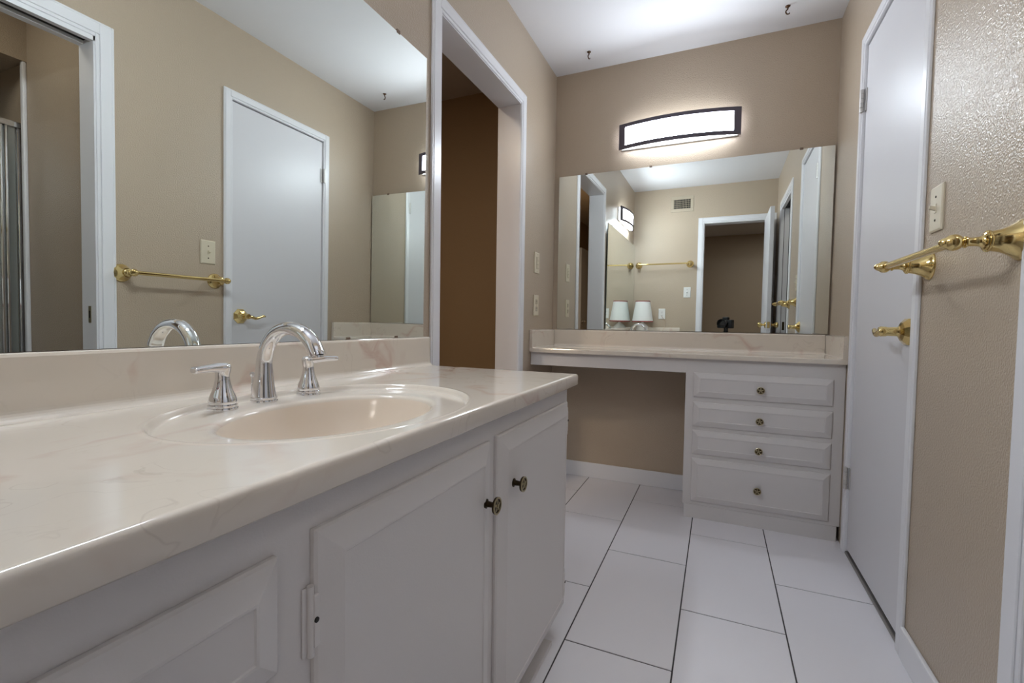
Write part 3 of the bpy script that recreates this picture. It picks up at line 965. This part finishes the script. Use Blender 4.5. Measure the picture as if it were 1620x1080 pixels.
# ------------------------------------------------------------------ table lamp (seen in the vanity mirror)
lx, ly = 0.142, -2.70
tl = thing('table_lamp', (lx, ly, SZ), 'white table lamp with red-trimmed shade at the rear end of the sink counter', 'lamp')
bm = B(); lathe(bm, [(0, 0), (0.058, 0), (0.060, 0.008), (0.050, 0.014), (0.044, 0.022), (0.060, 0.045), (0.072, 0.075), (0.068, 0.105), (0.044, 0.132), (0.020, 0.146), (0.014, 0.158), (0.014, 0.175), (0, 0.175)], (lx, ly, SZ), (0, 0, 1), 40)
obj('lamp_base', bm, CERAM, tl)
zb, zt2 = 0.943, 1.182
bm = B()
prof = [(0.1170, zb), (0.0780, zt2), (0.0764, zt2), (0.1154, zb)]
NSEG = 56
rows = [[(lx + r * math.cos(2 * math.pi * i / NSEG), ly + r * math.sin(2 * math.pi * i / NSEG), z) for i in range(NSEG)] for r, z in prof + [prof[0]]]
loops(bm, rows)
sh = obj('lamp_shade', bm, SHADE, tl); sh['label'] = 'white conical shade'
for r, z, s in ((0.1174, zb, 1), (0.0795, zt2, -1)):
    bm = B()
    dr_ = -0.00163 * s * 10
    rows = [[(lx + q * math.cos(2 * math.pi * i / NSEG), ly + q * math.sin(2 * math.pi * i / NSEG), zz) for i in range(NSEG)]
            for q, zz in ((r, z - .001), (r + .0006 - (.0012 if s > 0 else -.0012), z + .011 * s), (r - .003 - (.0012 if s > 0 else -.0012), z + .011 * s), (r - .003, z - .001), (r, z - .001))]
    loops(bm, rows); obj('red_trim', bm, REDTRIM, sh)
cord = B()
pts = spline([(0.337, RY + .012, 1.015), (0.345, RY + .03, 1.000), (0.372, RY + .022, .965), (0.385, RY + .022, .925), (0.362, RY + .05, .86), (0.33, RY + .09, SZ + .004), (0.26, ly + .02, SZ + .003), (0.205, ly, SZ + .004)], 50)
tube(cord, pts, .0028, 8)
obj('power_cord', cord, CORDM, tl)

# ------------------------------------------------------------------ shower door sliver
sd = thing('shower_door', (2.30, -2.2, 0), 'chrome framed shower door beyond the pocket door opening', 'shower door')
bm = B(); box(bm, 2.298, 2.304, -2.80, -1.625, 0.10, 1.82); obj('glass_pane', bm, GLASSM, sd)
for y, wd in ((-1.613, .010), (-1.661, .007), (-1.680, .007), (-2.815, .014)):
    bm = B(); box(bm, 2.285, 2.315, y - wd, y + wd, 0.10, 1.822, 0.004, 2); obj('stile', bm, CHROME, sd)
bm = B(); box(bm, 2.282, 2.318, -2.829, -1.603, 1.822, 1.850, 0.004, 2); obj('header', bm, CHROME, sd)
bm = B(); box(bm, 2.25, 2.35, -2.829, -1.619, 0.0, 0.10, 0.01, 2); obj('curb', bm, WHITEP, sd)

# ------------------------------------------------------------------ the photographer's camera on its tripod
back = -Vector((fwd.x, fwd.y, 0)).normalized()
side = Vector((-back.y, back.x, 0))
Z = Vector((0, 0, 1))
base = CAM + back * 0.03
ct = thing('camera', (base.x + back.x * .12, base.y + back.y * .12, 0), 'black camera on a tripod in the rear doorway, seen in the vanity mirror', 'camera')
def obox(bm, o, s0, s1, b0, b1, z0, z1, bev=0.006):
    n0 = len(bm.verts)
    tmp = bmesh.new(); box(tmp, s0, s1, b0, b1, z0, z1, bev, 2)
    for v in tmp.verts: v.co = o + side * v.co.x + back * v.co.y + Z * v.co.z
    me = bpy.data.meshes.new('tmp'); tmp.to_mesh(me); tmp.free(); bm.from_mesh(me); bpy.data.meshes.remove(me)
bm = B()
obox(bm, base, -.072, .072, .095, .165, -.052, .042, .008)
obox(bm, base, -.030, .030, .090, .150, .040, .072, .010)
obox(bm, base, -.080, -.045, .075, .150, -.050, .036, .010)
obj('camera_body', bm, BLACK, ct)
bm = B(); lathe(bm, [(0, 0), (.036, 0), (.036, .035), (.040, .04), (.040, .075), (.045, .082), (.050, .112), (.0475, .112), (.036, .085), (.0, .083)], base + back * .118, -back, 36)
ln = obj('lens', bm, BLACK, ct)
bm = B(); lathe(bm, [(.034, .084), (.030, .087), (.018, .0895), (0, .0905)], base + back * .118, -back, 32); obj('front_element', bm, LENSG, ln)
bm = B(); hc = base + back * .125
tube(bm, [hc - Z * .05, hc - Z * .085], .022, 20); tube(bm, [hc - Z * .085, hc - Z * .125], [.026, .016], 20)
obj('tripod_head', bm, BLACK, ct)
bm = B(); tube(bm, [hc - Z * .12, hc - Z * .48], .013, 16); obj('centre_column', bm, BLACK, ct)
for k in range(3):
    a = 2 * math.pi * k / 3 + .5
    d = back * math.cos(a) + side * math.sin(a)
    bm = B(); top = hc - Z * .22 + d * .03; ft = Vector((hc.x, hc.y, 0)) + d * .28 + Z * .012
    tube(bm, [top, (top + ft) / 2, ft], [.014, .012, .010], 14)
    lg = obj('leg', bm, BLACK, ct)
    bm = B(); lathe(bm, [(0, 0), (.014, 0), (.015, .012), (.010, .022), (0, .022)], (ft.x, ft.y, 0), (0, 0, 1), 16); obj('rubber_foot', bm, BLACK, lg)

for o in bpy.data.objects:
    if '_o' in o.keys(): del o['_o']
